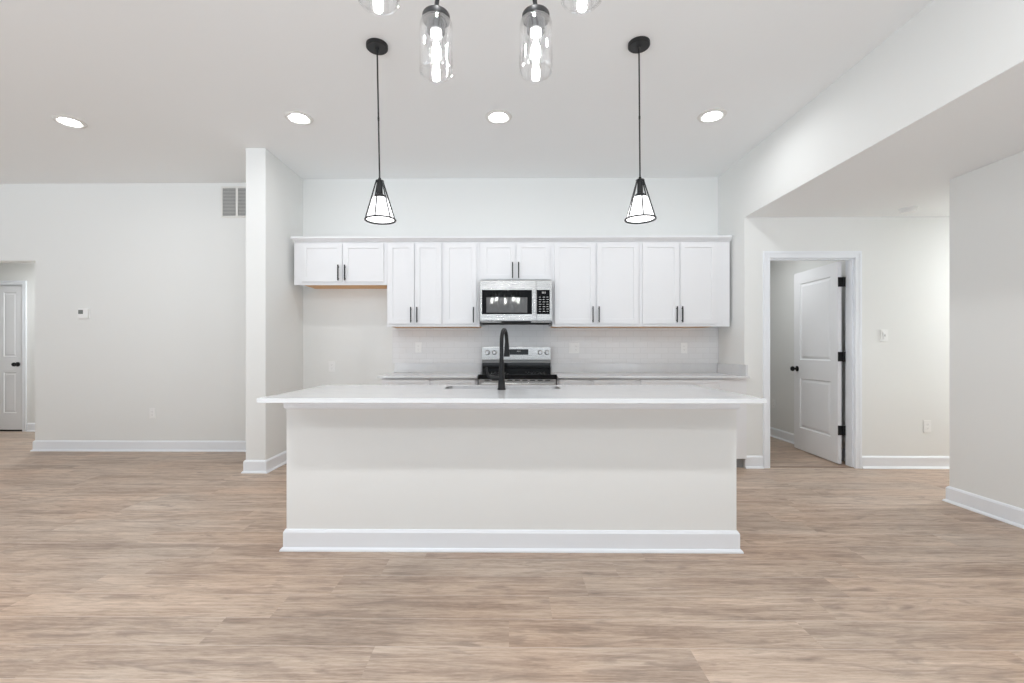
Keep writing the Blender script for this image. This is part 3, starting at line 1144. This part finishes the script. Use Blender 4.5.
def pendant(label, x, y, lean):
    t = thing('pendant_light', label, 'pendant light', (x, y, CZ), group='black cage pendants over the island')
    obj('canopy', lathe([(0, -0.0005), (0.066, -0.0005), (0.066, -0.020), (0.062, -0.024), (0.012, -0.024), (0.010, -0.032), (0, -0.032)], 40), BRONZE, t, True)
    rot = (0, lean, 0)
    bm = bmesh.new()
    tube(bm, [(0, 0, -0.022), (0, 0, -0.84)], 0.0048, 10)
    tube(bm, [(0, 0, -0.45), (0, 0, -0.47)], 0.0062, 10)
    obj('rod', bm, BRONZE, t, True, rot=rot)
    zt, zb, rt, rb = -0.842, -1.088, 0.021, 0.0915
    # socket
    obj('socket', lathe([(0, zt + .014), (0.008, zt + .014), (0.010, zt), (0.022, zt - .004), (0.022, zt - .010), (0.016, zt - .014), (0.018, zt - .085), (0.030, zt - .094), (0.030, zt - .112), (0, zt - .112)], 28), BRONZE, t, True, rot=rot)
    cage = bmesh.new()
    for k in range(PN):
        a = 2 * math.pi * (k + 0.42) / PN
        c, s = math.cos(a), math.sin(a)
        tube(cage, [(rt * c, rt * s, zt - .006), (rb * c, rb * s, zb)], 0.0042, 8)
    for (r, z) in ((rb, zb), (rt, zt - .006)):
        ring = [(r * math.cos(2 * math.pi * k / 48), r * math.sin(2 * math.pi * k / 48), z) for k in range(48)]
        tube_closed(cage, ring, 0.0052)
    obj('wire_cage', cage, BRONZE, t, True, rot=rot)
    r1 = rt + (rb - rt) * 0.47 - 0.007
    sh = lathe([(0, zt - .1125), (r1 * .9, zt - .1125), (r1, zt - .118), (rb - 0.008, zb + .004), (rb - 0.011, zb + .004), (r1 * .8, zb + .06), (0, zb + .07)], 40)
    s = obj('glass_shade', sh, SHADE, t, True, rot=rot)
    s['label'] = 'glowing white glass cone'
    return t


def tube_closed(bm, pts, r, n=8):
    pts = [Vector(p) for p in pts]
    N_ = len(pts)
    rings = []
    for i, p in enumerate(pts):
        d = (pts[(i + 1) % N_] - pts[i - 1]).normalized()
        up = Vector((0, 0, 1))
        s = d.cross(up)
        rings.append([bm.verts.new(p + (up * math.cos(2 * math.pi * k / n) + s * math.sin(2 * math.pi * k / n)) * r) for k in range(n)])
    for i in range(N_):
        a, b = rings[i], rings[(i + 1) % N_]
        for k in range(n):
            j = (k + 1) % n
            bm.faces.new((a[k], a[j], b[j], b[k]))


pendant('black wire cage pendant over the left end of the island, nearer the partition', -0.820, 2.82, math.radians(-1.1))
pendant('black wire cage pendant over the right end of the island, nearer the header', 0.803, 2.82, math.radians(-0.45))

# ------------------------------------------------------------------ chandelier (only its lower jars are in the picture)
ch = thing('chandelier', 'black chandelier with clear glass jar shades and glowing bulbs, nearest the camera', 'chandelier', (-0.068, 1.138, CZ))
obj('canopy', lathe([(0, -0.0005), (0.065, -0.0005), (0.065, -0.02), (0.055, -0.028), (0, -0.028)], 36), BRONZE, ch, True)
bm = bmesh.new()
tube(bm, [(0, 0, -0.02), (0, 0, -0.66)], 0.007, 12)
obj('stem', bm, BRONZE, ch, True)
obj('hub', lathe([(0, -0.64), (0.02, -0.64), (0.03, -0.655), (0.03, -0.70), (0.02, -0.715), (0, -0.72)], 28), BRONZE, ch, True)
for k in range(5):
    a = math.radians(90 - 36 + 72 * k)
    c, s = math.cos(a), math.sin(a)
    R = 0.250
    bm = bmesh.new()
    arm = [(0.02 * c, 0.02 * s, -0.68), (0.10 * c, 0.10 * s, -0.72), (0.19 * c, 0.19 * s, -0.79), (0.235 * c, 0.235 * s, -0.845), (R * c, R * s, -0.885), (R * c, R * s, -0.902)]
    tube(bm, arm, 0.0065, 12)
    obj('arm', bm, BRONZE, ch, True)
    lo = (R * c, R * s, 0)
    cup = obj('socket_cup', lathe([(0, -0.898), (0.014, -0.898), (0.018, -0.902), (0.038, -0.905), (0.0405, -0.909), (0.0405, -0.9225), (0.036, -0.924), (0.027, -0.924), (0.0265, -0.957), (0.0225, -0.958), (0.0215, -0.95), (0, -0.95)], 36), BRONZE, ch, True, lo)
    jar = obj('glass_jar', lathe([(0.041, -0.9235), (0.046, -0.930), (0.0485, -0.940), (0.0495, -0.955), (0.0495, -1.066), (0.0485, -1.076), (0.0462, -1.079), (0.0445, -1.076), (0.0472, -1.066), (0.0472, -0.957), (0.044, -0.936), (0.039, -0.9275)], 48), GLASS, ch, True, lo)
    bulb = obj('bulb', lathe([(0.0165, -0.962), (0.0175, -0.972), (0.0195, -0.985), (0.0245, -1.005), (0.0255, -1.020), (0.0225, -1.040), (0.0145, -1.058), (0.006, -1.067), (0, -1.069)], 28), BULBGLASS, ch, True, lo)
    obj('bulb_base', lathe([(0, -0.951), (0.0165, -0.951), (0.0175, -0.960), (0.0165, -0.967), (0, -0.968)], 24), BULBBASE, bulb, True)
    obj('filament', lathe([(0, -0.976), (0.003, -0.977), (0.0080, -0.992), (0.0125, -1.010), (0.0115, -1.030), (0.006, -1.048), (0, -1.050)], 20), FILAMENT, bulb, True)
